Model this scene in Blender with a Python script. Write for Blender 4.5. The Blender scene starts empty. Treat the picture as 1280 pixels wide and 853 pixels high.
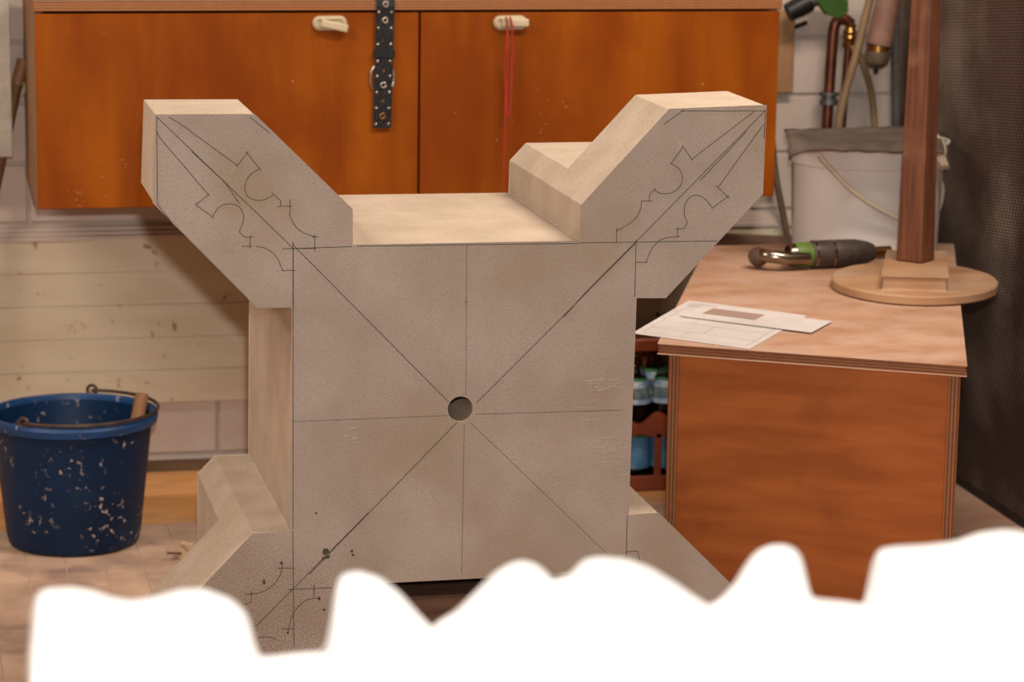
import bpy, bmesh, math, random
from mathutils import Vector, Matrix, noise
random.seed(7)
scene = bpy.context.scene
C = scene.collection

# ------------------------------------------------------------------ camera
FPX, PITCH, YAW, ROLL, CAMZ = 3542.1, 0.1968, 0.2185, -0.0145, 1.40
def cam_axes():
    cy, sy, cp, sp = math.cos(YAW), math.sin(YAW), math.cos(PITCH), math.sin(PITCH)
    fwd = Vector((sy*cp, cy*cp, -sp)); right = Vector((cy, -sy, 0)); down = fwd.cross(right)
    cr, sr = math.cos(ROLL), math.sin(ROLL)
    return cr*right + sr*down, -sr*right + cr*down, fwd
RT, DN, FW = cam_axes()
cam_d = bpy.data.cameras.new('camera'); cam = bpy.data.objects.new('camera', cam_d); C.objects.link(cam)
cam.matrix_world = Matrix(((RT.x, -DN.x, -FW.x, 0), (RT.y, -DN.y, -FW.y, 0), (RT.z, -DN.z, -FW.z, CAMZ), (0, 0, 0, 1)))
cam_d.sensor_width = 36; cam_d.lens = FPX/1280*36; cam_d.clip_end = 50
cam_d.dof.use_dof = True; cam_d.dof.focus_distance = 4.1; cam_d.dof.aperture_fstop = 6.6
scene.camera = cam

# ------------------------------------------------------------------ light and exposure
scene.view_settings.view_transform = 'Standard'; scene.view_settings.look = 'None'
scene.view_settings.gamma = 1; scene.view_settings.use_curve_mapping = False
scene.view_settings.exposure = 0.0
world = bpy.data.worlds.new('world'); scene.world = world; world.use_nodes = True
bg = world.node_tree.nodes['Background']; bg.inputs[0].default_value = (1.0, 0.82, 0.66, 1); bg.inputs[1].default_value = 0.17
def lamp(name, kind, loc, power, color, size=None, size_y=None, target=None):
    d = bpy.data.lights.new(name, kind); d.energy = power; d.color = color
    if kind == 'AREA':
        d.shape = 'RECTANGLE'; d.size = size; d.size_y = size_y
    else:
        d.shadow_soft_size = size
    o = bpy.data.objects.new(name, d); C.objects.link(o); o.location = loc
    if target is not None:
        o.rotation_euler = (Vector(target)-Vector(loc)).to_track_quat('-Z', 'Y').to_euler()
    return o
# the photographer's flash, held a hand's breadth above the lens
lamp('camera_flash', 'POINT', (0.03, 0.02, CAMZ+0.17), 330, (1.0, 0.955, 0.91), 0.03)
# warm tube lamps under the workshop ceiling
lamp('ceiling_tube_lamp', 'AREA', (-1.3, 3.7, 2.65), 66, (1.0, 0.87, 0.75), 1.5, 0.25)
lamp('ceiling_tube_lamp', 'AREA', (1.9, 3.75, 2.75), 80, (1.0, 0.87, 0.75), 1.5, 0.25)

# ------------------------------------------------------------------ pixel rays (1280x853 frame) to points on real planes
def ray(x, y): return RT*((x-640)/FPX) + DN*((y-426.5)/FPX) + FW
def on_y(x, y, Y): r = ray(x, y); r = r*(Y/r.y); return Vector((r.x, r.y, r.z+CAMZ))
def on_x(x, y, X): r = ray(x, y); r = r*(X/r.x); return Vector((r.x, r.y, r.z+CAMZ))
def on_z(x, y, Z): r = ray(x, y); r = r*((Z-CAMZ)/r.z); return Vector((r.x, r.y, r.z+CAMZ))

# ------------------------------------------------------------------ materials
ALB = .68   # photo colours are brighter than the true reflectances under this exposure
def s2l(c): return tuple(ALB*((v/255)/12.92 if v/255 <= .04045 else ((v/255+.055)/1.055)**2.4) for v in c)
MATS = {}
def mat(name, ca, cb=None, scale=6, stretch=(1, 1, 1), detail=6, rough=.6, bump=0.0, bscale=None, metal=0.0,
        spots=None, spot_scale=60, spot_lo=.62, spot_hi=.68, dust=None, dust_scale=4, dust_lo=.45, dust_hi=.75, lo=.35, hi=.65, world=False,
        trans=0.0, ior=1.45, coat=0.0, dist=0.0, spec=.5, spot_mask=0, patch=None):
    if name in MATS: return MATS[name]
    m = bpy.data.materials.new(name); m.use_nodes = True
    nt = m.node_tree; N = nt.nodes; L = nt.links; b = N['Principled BSDF']
    ca = s2l(ca); cb = s2l(cb) if cb else ca
    tc = N.new('ShaderNodeTexCoord'); mp = N.new('ShaderNodeMapping'); mp.inputs['Scale'].default_value = stretch
    src_ = tc.outputs['Object']
    if world: src_ = N.new('ShaderNodeNewGeometry').outputs['Position']
    L.new(src_, mp.inputs[0])
    def ramp_noise(sc, lo_, hi_, src, det=5, di=0.0):
        n = N.new('ShaderNodeTexNoise'); n.inputs['Scale'].default_value = sc; n.inputs['Detail'].default_value = det
        n.inputs['Distortion'].default_value = di
        L.new(src, n.inputs['Vector'])
        r = N.new('ShaderNodeMapRange'); r.inputs[1].default_value = lo_; r.inputs[2].default_value = hi_; r.clamp = True
        L.new(n.outputs['Fac'], r.inputs[0]); return r.outputs[0], n
    f, n0 = ramp_noise(scale, lo, hi, mp.outputs[0], detail, dist)
    mx = N.new('ShaderNodeMix'); mx.data_type = 'RGBA'
    mx.inputs[6].default_value = (*ca, 1); mx.inputs[7].default_value = (*cb, 1); L.new(f, mx.inputs[0]); col = mx.outputs[2]
    if dust:
        f2, _ = ramp_noise(dust_scale, dust_lo, dust_hi, src_, 8)
        m2 = N.new('ShaderNodeMix'); m2.data_type = 'RGBA'; L.new(f2, m2.inputs[0]); L.new(col, m2.inputs[6]); m2.inputs[7].default_value = (*s2l(dust), 1); col = m2.outputs[2]
    if spots:
        f3, _ = ramp_noise(spot_scale, spot_lo, spot_hi, src_, 3)
        for msk in ([ramp_noise(spot_mask, .46, .60, src_, 2)[0]] if spot_mask else []):
            mm = N.new('ShaderNodeMath'); mm.operation = 'MULTIPLY'; L.new(f3, mm.inputs[0]); L.new(msk, mm.inputs[1]); f3 = mm.outputs[0]
        m3 = N.new('ShaderNodeMix'); m3.data_type = 'RGBA'; L.new(f3, m3.inputs[0]); L.new(col, m3.inputs[6]); m3.inputs[7].default_value = (*s2l(spots), 1); col = m3.outputs[2]
    if patch:   # a stained, speckled patch with its own outline: (centre, inner radius, outer radius, colour)
        dn = N.new('ShaderNodeVectorMath'); dn.operation = 'DISTANCE'; L.new(src_, dn.inputs[0]); dn.inputs[1].default_value = patch[0]
        nz = N.new('ShaderNodeTexNoise'); nz.inputs['Scale'].default_value = 12; L.new(src_, nz.inputs['Vector'])
        ad = N.new('ShaderNodeMath'); ad.operation = 'MULTIPLY_ADD'; L.new(nz.outputs['Fac'], ad.inputs[0]); ad.inputs[1].default_value = .16; L.new(dn.outputs['Value'], ad.inputs[2])
        rd = N.new('ShaderNodeMapRange'); rd.inputs[1].default_value = patch[1]+.08; rd.inputs[2].default_value = patch[2]+.08; rd.inputs[3].default_value = 1; rd.inputs[4].default_value = 0; L.new(ad.outputs[0], rd.inputs[0])
        f5, _ = ramp_noise(420, .45, .68, src_, 4)
        m5 = N.new('ShaderNodeMath'); m5.operation = 'MULTIPLY'; L.new(rd.outputs[0], m5.inputs[0]); L.new(f5, m5.inputs[1])
        mc = N.new('ShaderNodeMix'); mc.data_type = 'RGBA'; L.new(m5.outputs[0], mc.inputs[0]); L.new(col, mc.inputs[6]); mc.inputs[7].default_value = (*s2l(patch[3]), 1); col = mc.outputs[2]
    L.new(col, b.inputs['Base Color'])
    b.inputs['Roughness'].default_value = rough; b.inputs['Metallic'].default_value = metal
    b.inputs['Transmission Weight'].default_value = trans; b.inputs['IOR'].default_value = ior; b.inputs['Coat Weight'].default_value = coat; b.inputs['Specular IOR Level'].default_value = spec
    if bump:
        nb = N.new('ShaderNodeTexNoise'); nb.inputs['Scale'].default_value = bscale or scale*4; nb.inputs['Detail'].default_value = 6
        L.new(mp.outputs[0], nb.inputs['Vector'])
        bp = N.new('ShaderNodeBump'); bp.inputs['Strength'].default_value = bump; bp.inputs['Distance'].default_value = .004
        L.new(nb.outputs['Fac'], bp.inputs['Height']); L.new(bp.outputs[0], b.inputs['Normal'])
    MATS[name] = m
    return m
def ply_mat(name, ca, cb, axis, pitch):
    """edge of plywood: thin alternating plies along a direction in object space"""
    m = bpy.data.materials.new(name); m.use_nodes = True; nt = m.node_tree; N = nt.nodes; L = nt.links; b = N['Principled BSDF']
    tc = N.new('ShaderNodeTexCoord'); d = N.new('ShaderNodeVectorMath'); d.operation = 'DOT_PRODUCT'; d.inputs[1].default_value = axis
    L.new(tc.outputs['Object'], d.inputs[0])
    s = N.new('ShaderNodeMath'); s.operation = 'MULTIPLY'; s.inputs[1].default_value = 2*math.pi/pitch; L.new(d.outputs['Value'], s.inputs[0])
    w = N.new('ShaderNodeMath'); w.operation = 'SINE'; L.new(s.outputs[0], w.inputs[0])
    n = N.new('ShaderNodeTexNoise'); n.inputs['Scale'].default_value = 60; L.new(tc.outputs['Object'], n.inputs['Vector'])
    a = N.new('ShaderNodeMath'); a.operation = 'ADD'; L.new(w.outputs[0], a.inputs[0]); L.new(n.outputs['Fac'], a.inputs[1])
    r = N.new('ShaderNodeMapRange'); r.inputs[1].default_value = -.3; r.inputs[2].default_value = 1.2; L.new(a.outputs[0], r.inputs[0])
    mx = N.new('ShaderNodeMix'); mx.data_type = 'RGBA'; mx.inputs[6].default_value = (*s2l(ca), 1); mx.inputs[7].default_value = (*s2l(cb), 1)
    L.new(r.outputs[0], mx.inputs[0]); L.new(mx.outputs[2], b.inputs['Base Color']); b.inputs['Roughness'].default_value = .6
    return m

# ------------------------------------------------------------------ mesh helpers
def root_loc(o):
    v = Vector((0, 0, 0))
    while o is not None: v += o.location; o = o.parent
    return v
def tag(o, label=None, cat=None, group=None, kind=None):
    if label: o['label'] = label
    if cat: o['category'] = cat
    if group: o['group'] = group
    if kind: o['kind'] = kind
    return o
def empty(name, loc, label=None, cat=None, group=None):
    o = bpy.data.objects.new(name, None); C.objects.link(o); o.location = loc; o.empty_display_size = .05
    return tag(o, label, cat, group)
def make(name, bm, m, parent=None, smooth=False, bevel=0, seg=1, origin=None):
    if bevel:
        bmesh.ops.remove_doubles(bm, verts=bm.verts, dist=1e-6)
        ed = [e for e in bm.edges if len(e.link_faces) == 2 and e.calc_face_angle(0) > .35]
        bmesh.ops.bevel(bm, geom=ed, offset=bevel, segments=seg, affect='EDGES', profile=.5, clamp_overlap=True)
    bmesh.ops.recalc_face_normals(bm, faces=bm.faces)
    me = bpy.data.meshes.new(name)
    if parent is not None: off = root_loc(parent)
    elif origin is not None: off = Vector(origin)
    else:
        xs = [v.co for v in bm.verts]
        off = Vector(((min(v.x for v in xs)+max(v.x for v in xs))/2, (min(v.y for v in xs)+max(v.y for v in xs))/2, min(v.z for v in xs)))
    bmesh.ops.translate(bm, verts=bm.verts, vec=-off)
    if smooth:
        for f in bm.faces: f.smooth = True
    bm.to_mesh(me); bm.free()
    for mm in (m if isinstance(m, (list, tuple)) else [m]): me.materials.append(mm)
    if smooth == 'auto': me.set_sharp_from_angle(angle=.6)
    o = bpy.data.objects.new(name, me); C.objects.link(o)
    if parent is not None: o.parent = parent
    else: o.location = off
    return o
def B(): return bmesh.new()
def box(bm, x0, x1, y0, y1, z0, z1, mx=None):
    vs = [bm.verts.new(v if mx is None else mx @ Vector(v)) for v in
          ((x0, y0, z0), (x1, y0, z0), (x1, y1, z0), (x0, y1, z0), (x0, y0, z1), (x1, y0, z1), (x1, y1, z1), (x0, y1, z1))]
    for f in ((0, 3, 2, 1), (4, 5, 6, 7), (0, 1, 5, 4), (1, 2, 6, 5), (2, 3, 7, 6), (3, 0, 4, 7)): bm.faces.new([vs[i] for i in f])
    return bm
def prism(bm, pts, vec):
    a = [bm.verts.new(Vector(q)) for q in pts]; b = [bm.verts.new(Vector(q)+Vector(vec)) for q in pts]; n = len(pts)
    bm.faces.new(a); bm.faces.new(b[::-1])
    for i in range(n): bm.faces.new((a[i], a[(i+1) % n], b[(i+1) % n], b[i]))
    return bm
def frame_of(d):
    d = Vector(d).normalized(); u = d.cross(Vector((0, 0, 1)))
    if u.length < 1e-3: u = Vector((1, 0, 0))
    u.normalize(); return u, d.cross(u).normalized()
def lathe(bm, prof, base, axis=(0, 0, 1), seg=40, close=True):
    """prof: list of (radius, distance along axis)"""
    base = Vector(base); ax = Vector(axis).normalized(); u, v = frame_of(ax); rings = []
    for r, h in prof:
        if r < 1e-6: rings.append([bm.verts.new(base+ax*h)])
        else: rings.append([bm.verts.new(base+ax*h+(u*math.cos(2*math.pi*i/seg)+v*math.sin(2*math.pi*i/seg))*r) for i in range(seg)])
    for a, b in zip(rings[:-1], rings[1:]):
        for i in range(seg):
            j = (i+1) % seg
            if len(a) == 1 and len(b) == 1: continue
            if len(a) == 1: bm.faces.new((a[0], b[i], b[j]))
            elif len(b) == 1: bm.faces.new((a[i], a[j], b[0]))
            else: bm.faces.new((a[i], a[j], b[j], b[i]))
    if close:
        if len(rings[0]) > 1: bm.faces.new(rings[0][::-1])
        if len(rings[-1]) > 1: bm.faces.new(rings[-1])
    return bm
def tube(bm, pts, r, seg=10, cyc=False):
    pts = [Vector(q) for q in pts]; n = len(pts); rings = []; pu = None
    for i, q in enumerate(pts):
        if cyc: d = pts[(i+1) % n]-pts[i-1]
        else: d = pts[min(i+1, n-1)]-pts[max(i-1, 0)]
        d.normalize()
        if pu is None: u, v = frame_of(d)
        else:
            u = (pu-d*pu.dot(d)).normalized(); v = d.cross(u)
        pu = u; rr = r[i] if isinstance(r, (list, tuple)) else r
        rings.append([bm.verts.new(q+(u*math.cos(2*math.pi*k/seg)+v*math.sin(2*math.pi*k/seg))*rr) for k in range(seg)])
    for i in range(n if cyc else n-1):
        a, b = rings[i], rings[(i+1) % n]
        for k in range(seg): bm.faces.new((a[k], a[(k+1) % seg], b[(k+1) % seg], b[k]))
    if not cyc: bm.faces.new(rings[0][::-1]); bm.faces.new(rings[-1])
    return bm
def smooth_path(pts, n=6):
    pts = [Vector(q) for q in pts]; out = []
    for i in range(len(pts)-1):
        p0 = pts[max(i-1, 0)]; p1 = pts[i]; p2 = pts[i+1]; p3 = pts[min(i+2, len(pts)-1)]
        for k in range(n):
            t = k/n
            out.append(.5*((2*p1)+(p2-p0)*t+(2*p0-5*p1+4*p2-p3)*t*t+(3*p1-p0-3*p2+p3)*t**3))
    return out+[pts[-1]]
def ball(bm, c, r, su=12, sv=8, sc=(1, 1, 1)):
    bmesh.ops.create_uvsphere(bm, u_segments=su, v_segments=sv, radius=r, matrix=Matrix.Translation(c) @ Matrix.Diagonal((*sc, 1)))
    return bm
def ribbon(bm, pts, nrm, w):
    nrm = Vector(nrm); pts = [Vector(q) for q in pts]; prev = None
    for i, q in enumerate(pts):
        d = (pts[min(i+1, len(pts)-1)]-pts[max(i-1, 0)]).normalized(); s = d.cross(nrm).normalized()*w/2
        cur = (bm.verts.new(q+s), bm.verts.new(q-s))
        if prev: bm.faces.new((prev[0], prev[1], cur[1], cur[0]))
        prev = cur
    return bm

# ================================================================== THE SETTING
WALL = 5.64
m_paint = mat('white_painted_block', (232, 212, 198), (220, 198, 182), 9, rough=.75, bump=.25, bscale=160, world=True)
m_joint = mat('grey_mortar', (216, 198, 184), (204, 186, 172), 20, rough=.9, bump=.3)
m_plank = mat('cream_painted_plank', (246, 228, 198), (234, 212, 180), 4, (1, 1, 5), rough=.7, bump=.12, bscale=60, spots=(172, 138, 104), spot_scale=38, spot_lo=.66, spot_hi=.76, world=True)
m_floorbase = mat('dusty_floor', (246, 194, 162), (226, 172, 140), 7, (1, 2.2, 1), rough=.8, bump=.2, dust=(226, 186, 160), dust_scale=6)
m_floorjoint = mat('pale_floor_joint', (205, 172, 142), (190, 158, 130), 12, rough=.9)
m_tile = mat('worn_wood_block', (222, 184, 156), (184, 150, 126), 7, (1.3, 1, 1), rough=.75, bump=.25, bscale=50, dust=(160, 130, 118), dust_scale=9, dust_lo=.5, dust_hi=.7, world=True)
m_board = mat('orange_floor_board', (236, 170, 104), (214, 148, 82), 6, (1, 3.5, 1), rough=.65, bump=.1, dust=(196, 156, 118), dust_scale=7, dust_lo=.5, dust_hi=.8, dist=1.2)
m_strip = mat('dark_brown_strip', (120, 90, 62), (98, 72, 48), 8, (1, 1, 6), rough=.7)

floor = make('floor', box(B(), -3.5, 3.2, -1.5, WALL, -.08, -.0006), m_floorjoint, origin=(0, 0, 0)); tag(floor, kind='structure')
# wood-block paving: each block its own piece
PX, PY = .068, .162
tb = B(); box(tb, -PX/2+.0013, PX/2-.0013, -PY/2+.0013, PY/2-.0013, -.006, 0)
tile0 = make('floor_block', tb, m_tile, floor, bevel=.0004); 
first = True
for j in range(7):
    y = 4.733+PY*(j-4)+PY/2
    for i in range(-12, 24):
        x = .219+PX*i+PX/2
        o = tile0 if first else tile0.copy()
        if not first: C.objects.link(o)
        first = False; o.parent = floor
        o.location = (x, y, random.uniform(-.0001, .0004)); o.rotation_euler = (random.uniform(-.004, .004), random.uniform(-.004, .004), 0)
ybk = 4.733+PY*3
make('floor_screed', box(B(), 1.96, 3.2, -1.5, WALL, -.006, -.0005), m_floorbase, floor)
make('floor_screed', box(B(), -3.5, 1.958, -1.5, 4.083, -.006, -.0005), m_floorbase, floor)
make('floor_board', box(B(), -3.5, 1.958, ybk+.002, WALL-.1, -.006, .001), m_board, floor)
make('floor_board', box(B(), -3.5, 1.958, WALL-.098, WALL, -.006, .001), m_board, floor)

wall = make('wall_back', box(B(), -3.5, 3.2, WALL+.004, WALL+.2, -.06, 2.4), m_joint, origin=(0, WALL, 0)); tag(wall, kind='structure')
bb = B(); box(bb, .004, .3693, -.001, .03, .004, .1163)
blk0 = make('wall_block', bb, m_paint, None, bevel=.002, seg=2, origin=(0, 0, 0)); blk0.parent = wall
first = True
for k in range(-1, 13):
    z = .033+.1203*k
    for i in range(-8, 12):
        x = .639+.3733*i+(0 if k % 2 == 0 else .18665)
        if x > 2.3: continue
        o = blk0 if first else blk0.copy()
        if not first: C.objects.link(o)
        first = False; o.parent = wall; o.location = (x, 0, z)
zt, zb = .483, .146
ph = (zt-zb)/5
pb = B(); box(pb, -2.0, 2.04, -.020, -.002, .0002, ph-.0002)
pl0 = make('plank', pb, m_plank, None, bevel=.0009, origin=(0, 0, 0)); pl0.parent = wall
for k in range(5):
    o = pl0 if k == 0 else pl0.copy()
    if k: C.objects.link(o)
    o.parent = wall; o.location = (0, random.uniform(-.001, .001), zb+ph*k)
tr = B(); prism(tr, [(-2.0, WALL-.003, .483), (-2.0, WALL-.026, .483), (-2.0, WALL-.026, .490), (-2.0, WALL-.018, .492), (-2.0, WALL-.018, .498), (-2.0, WALL-.010, .500), (-2.0, WALL-.010, .506), (-2.0, WALL-.003, .508)], (4.04, 0, 0))
tag(make('trim_1', tr, m_paint), 'thin stepped moulding along the top of the cream planks', kind='structure')
tag(make('brown_strip_back', box(B(), -3.5, 1.16, WALL-.016, WALL-.003, .001, .022), m_strip), 'low brown strip at the foot of the wall', kind='structure')  # low strip, darker brown than the floor boards, where they meet the wall

# dark woven dust screen standing along the right side
def screen_mat():
    m = bpy.data.materials.new('dark_woven_mesh'); m.use_nodes = True; nt = m.node_tree; N = nt.nodes; L = nt.links; b = N['Principled BSDF']
    tc = N.new('ShaderNodeTexCoord'); sx = N.new('ShaderNodeSeparateXYZ'); L.new(tc.outputs['Object'], sx.inputs[0])
    def mth(op, a, bb=None):
        n = N.new('ShaderNodeMath'); n.operation = op
        for i, v in enumerate((a, bb)):
            if v is None: continue
            if isinstance(v, (int, float)): n.inputs[i].default_value = v
            else: L.new(v, n.inputs[i])
        return n.outputs[0]
    k = 2*math.pi
    s1 = mth('SINE', mth('ADD', mth('MULTIPLY', sx.outputs['Y'], k/.023), mth('MULTIPLY', sx.outputs['Z'], k/.0096)))
    s2 = mth('SINE', mth('SUBTRACT', mth('MULTIPLY', sx.outputs['Y'], k/.037), mth('MULTIPLY', sx.outputs['Z'], k/.0150)))
    pat = mth('MULTIPLY', s1, s2)
    r = N.new('ShaderNodeMapRange'); r.inputs[1].default_value = -.35; r.inputs[2].default_value = .6; L.new(pat, r.inputs[0])
    n = N.new('ShaderNodeTexNoise'); n.inputs['Scale'].default_value = 5; n.inputs['Detail'].default_value = 8; L.new(tc.outputs['Object'], n.inputs['Vector'])
    rn = N.new('ShaderNodeMapRange'); rn.inputs[1].default_value = .45; rn.inputs[2].default_value = .78; L.new(n.outputs['Fac'], rn.inputs[0])
    thread = N.new('ShaderNodeMix'); thread.data_type = 'RGBA'; thread.inputs[6].default_value = (*s2l((140, 106, 88)), 1); thread.inputs[7].default_value = (*s2l((226, 200, 178)), 1); L.new(rn.outputs[0], thread.inputs[0])
    mx = N.new('ShaderNodeMix'); mx.data_type = 'RGBA'; mx.inputs[6].default_value = (*s2l((34, 24, 20)), 1); L.new(r.outputs[0], mx.inputs[0]); L.new(thread.outputs[2], mx.inputs[7])
    L.new(mx.outputs[2], b.inputs['Base Color']); b.inputs['Roughness'].default_value = .8
    bp = N.new('ShaderNodeBump'); bp.inputs['Strength'].default_value = .4; bp.inputs['Distance'].default_value = .003; L.new(r.outputs[0], bp.inputs['Height']); L.new(bp.outputs[0], b.inputs['Normal'])
    return m
m_steel = mat('dull_zinc_steel', (150, 146, 142), (120, 116, 112), 12, rough=.45, metal=.7)
LEAN = .055
sc = empty('dust_screen', (2.12, 4.4, 0), 'large dark woven mesh dust screen standing behind the plywood bench', 'screen')
def leanbox(x0, x1, y0, y1, z0, z1):
    b = B(); box(b, x0, x1, y0, y1, z0, z1)
    for v in b.verts: v.co.x -= LEAN*v.co.z
    return b
make('mesh_panel', leanbox(2.103, 2.125, 2.9, 5.59, .0, 1.5), screen_mat(), sc)
make('end_rail', leanbox(2.092, 2.130, 5.592, 5.612, 0, 1.5), m_steel, sc, bevel=.002)
make('bottom_rail', leanbox(2.101, 2.1035, 2.9, 5.58, .0, .018), mat('dark_rail', (58, 50, 46), (44, 38, 36), 20, rough=.6), sc)

# ================================================================== STONE
SX, SY, SZ = .8001, 3.9184, .4945
a_, b_, c_, e_, D_, d_ = .0843, .0501, .0284, .1911, .4812, .1932
s_ = .25
def F(px, py): q = on_y(px, py, SY); return (q.x, q.z)
def Lc(u, v): return (SX+u, SZ+v)
k_ = s_-a_+(e_-b_)
corners = [  # each: inner foot, inner shoulder A, T1, tip, T3, outer shoulder A2, outer foot
    dict(sg=(-1, 1), p=[F(440, 307), F(440, 262), F(318, 143.5), F(195, 144), F(191.5, 253), F(322, 384), F(365.5, 384)]),
    dict(sg=(-1, -1), p=[F(363.5, 666), F(316, 668), Lc(-s_-e_, -k_), Lc(-s_-e_, -s_-e_), Lc(-k_, -s_-e_), Lc(-s_+a_, -s_-b_), Lc(-s_+a_, -s_+.002)]),
    dict(sg=(1, -1), p=[Lc(s_-a_, -s_+.003), Lc(s_-a_, -s_-b_), Lc(k_, -s_-e_), Lc(s_+e_, -s_-e_), Lc(s_+e_, -k_), F(823, 642), F(785, 645)]),
    dict(sg=(1, 1), p=[F(795, 372), F(832, 372), F(953, 242), F(957.5, 132), F(837, 137), F(727, 257), F(725, 302)]),
]
m_stone = mat('pale_sandstone', (214, 192, 170), (200, 178, 154), 14, rough=.9, bump=.15, bscale=420, spots=(168, 146, 120), spot_scale=230, spot_lo=.6, spot_hi=.72)
m_sawn = mat('grey_sawn_sandstone', (190, 177, 165), (176, 162, 149), 9, rough=.9, bump=.16, bscale=520, spots=(138, 126, 116), spot_scale=520, spot_lo=.55, spot_hi=.75,
             dust=(170, 152, 128), dust_scale=5, dust_lo=.5, dust_hi=.75,
             patch=((-.30, -.2406, .10), .02, .28, (118, 106, 94)))
st = empty('finial_block', (SX, SY+D_/2, SZ-s_-e_), 'pale sandstone finial block with four diagonal arms and pencilled layout lines', 'stone block')
bm = B()
def V(p, w): return bm.verts.new((p[0], SY+w, p[1]))
front = []; 
cd = []
for cnr in corners:
    p = cnr['p']; sg = cnr['sg']; tt = c_/(e_-b_)
    C1 = tuple(p[1][i]+(p[2][i]-p[1][i])*tt for i in (0, 1)); C2 = tuple(p[5][i]+(p[4][i]-p[5][i])*tt for i in (0, 1))
    # outer corner of the rear ledge: right angle between the two chamfer ends
    if sg[0]*sg[1] < 0 and sg[1] > 0 or (sg[0] > 0 and sg[1] < 0): BC = (C2[0], C1[1])
    else: BC = (C1[0], C2[1])
    d0 = [V(q, 0) for q in (p[0], p[1], C1, p[2], p[3], p[4], C2, p[5], p[6])]
    dd = {n: V(q, d_) for n, q in dict(C1=C1, T1=p[2], T=p[3], T3=p[4], C2=C2, BC=BC).items()}
    dD = {n: V(q, D_) for n, q in dict(f=p[0], A=p[1], C1=C1, BC=BC, C2=C2, A2=p[5], g=p[6]).items()}
    cd.append((d0, dd, dD)); front += d0
bm.faces.new(front)
back = []
for i, (d0, dd, dD) in enumerate(cd):
    f, A, c1, T1, T, T3, c2, A2, g = d0
    bm.faces.new((f, A, dD['A'], dD['f'])); bm.faces.new((A, c1, dd['C1'], dD['C1'], dD['A']))
    bm.faces.new((c1, T1, dd['T1'], dd['C1'])); bm.faces.new((T1, T, dd['T'], dd['T1'])); bm.faces.new((T, T3, dd['T3'], dd['T'])); bm.faces.new((T3, c2, dd['C2'], dd['T3']))
    bm.faces.new((c2, A2, dD['A2'], dD['C2'], dd['C2'])); bm.faces.new((A2, g, dD['g'], dD['A2']))
    bm.faces.new([dd[n] for n in ('C1', 'T1', 'T', 'T3', 'C2', 'BC')])
    bm.faces.new((dd['C1'], dd['BC'], dD['BC'], dD['C1'])); bm.faces.new((dd['BC'], dd['C2'], dD['C2'], dD['BC']))
    nx = cd[(i+1) % 4]
    bm.faces.new((g, nx[0][0], nx[2]['f'], dD['g']))
    back += [dD[n] for n in ('f', 'A', 'C1', 'BC', 'C2', 'A2', 'g')]
bm.faces.new(back[::-1])
body = make('stone_body', bm, [m_stone, m_sawn], st, bevel=.0011)
hc = on_y(575.5, 511.5, SY); cutb = B(); lathe(cutb, [(.0185, -.05), (.0185, .26)], hc, (0, 1, 0), 40)
cut = make('dowel_cutter', cutb, m_stone, origin=(0, 0, 0))
bo = body.modifiers.new('hole', 'BOOLEAN'); bo.operation = 'DIFFERENCE'; bo.object = cut; bo.solver = 'EXACT'
bpy.context.view_layer.update()
dg = bpy.context.evaluated_depsgraph_get(); nm = bpy.data.meshes.new_from_object(body.evaluated_get(dg))
body.modifiers.clear(); body.data = nm; bpy.data.objects.remove(cut)
for pf in nm.polygons: pf.material_index = 1 if (pf.normal.y < -.97 and abs(pf.center.y+D_/2) < .004) else 0

# pencil layout drawn on the sawn face
m_pencil = mat('graphite_line', (62, 58, 56), (84, 78, 74), 200, rough=.7)
m_chalk = mat('pale_scratch', (214, 200, 184), (196, 182, 166), 120, rough=.9)
m_moss = mat('dark_green_stain', (88, 84, 62), (70, 68, 52), 120, rough=.9)
def crop(ox, oy, sc_): return lambda pts: [(ox+x/sc_, oy+y/sc_) for x, y in pts]
LN = []; LNF = []
cA = crop(170, 110, 2.943); cB = crop(620, 80, 2.667); cC = crop(340, 280, 1.939); cD = crop(180, 550, 3.16); cE = crop(770, 580, 4.7375)
for pts in [[(75, 105), (430, 447), (578, 590)], [(205, 235), (325, 345), (380, 425)], [(120, 107), (160, 130), (372, 285)], [(368, 292), (414, 233)], [(405, 236), (460, 304)],
            [(498, 385), (532, 415), (532, 436)], [(520, 436), (572, 436)], [(567, 410), (567, 465)], [(658, 538), (658, 602)], [(537, 592), (662, 591)],
            [(75, 158), (90, 187), (268, 395)], [(270, 392), (218, 430)], [(216, 427), (287, 479)], [(380, 530), (400, 550), (434, 550)], [(420, 538), (420, 588)],
            [(537, 672), (586, 672)], [(578, 565), (578, 806)], [(76, 108), (79, 430)], [(418, 107), (492, 166)], [(80, 430), (150, 518)], [(390, 583), (428, 583)], [(648, 549), (672, 549)]]: LN.append(cA(pts))
def arc(c, pts): LN.append([(q.x, q.y) for q in smooth_path([(x, y, 0) for x, y in c(pts)], 5)])
arc(cA, [(455, 298), (420, 320), (402, 355), (405, 390), (430, 410), (465, 413), (505, 396)])
arc(cA, [(563, 462), (580, 500), (610, 530), (660, 549)])
arc(cA, [(283, 472), (305, 440), (340, 427), (375, 435), (395, 465), (393, 495), (380, 530)])
arc(cA, [(440, 583), (480, 592), (515, 620), (540, 674)])
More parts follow.
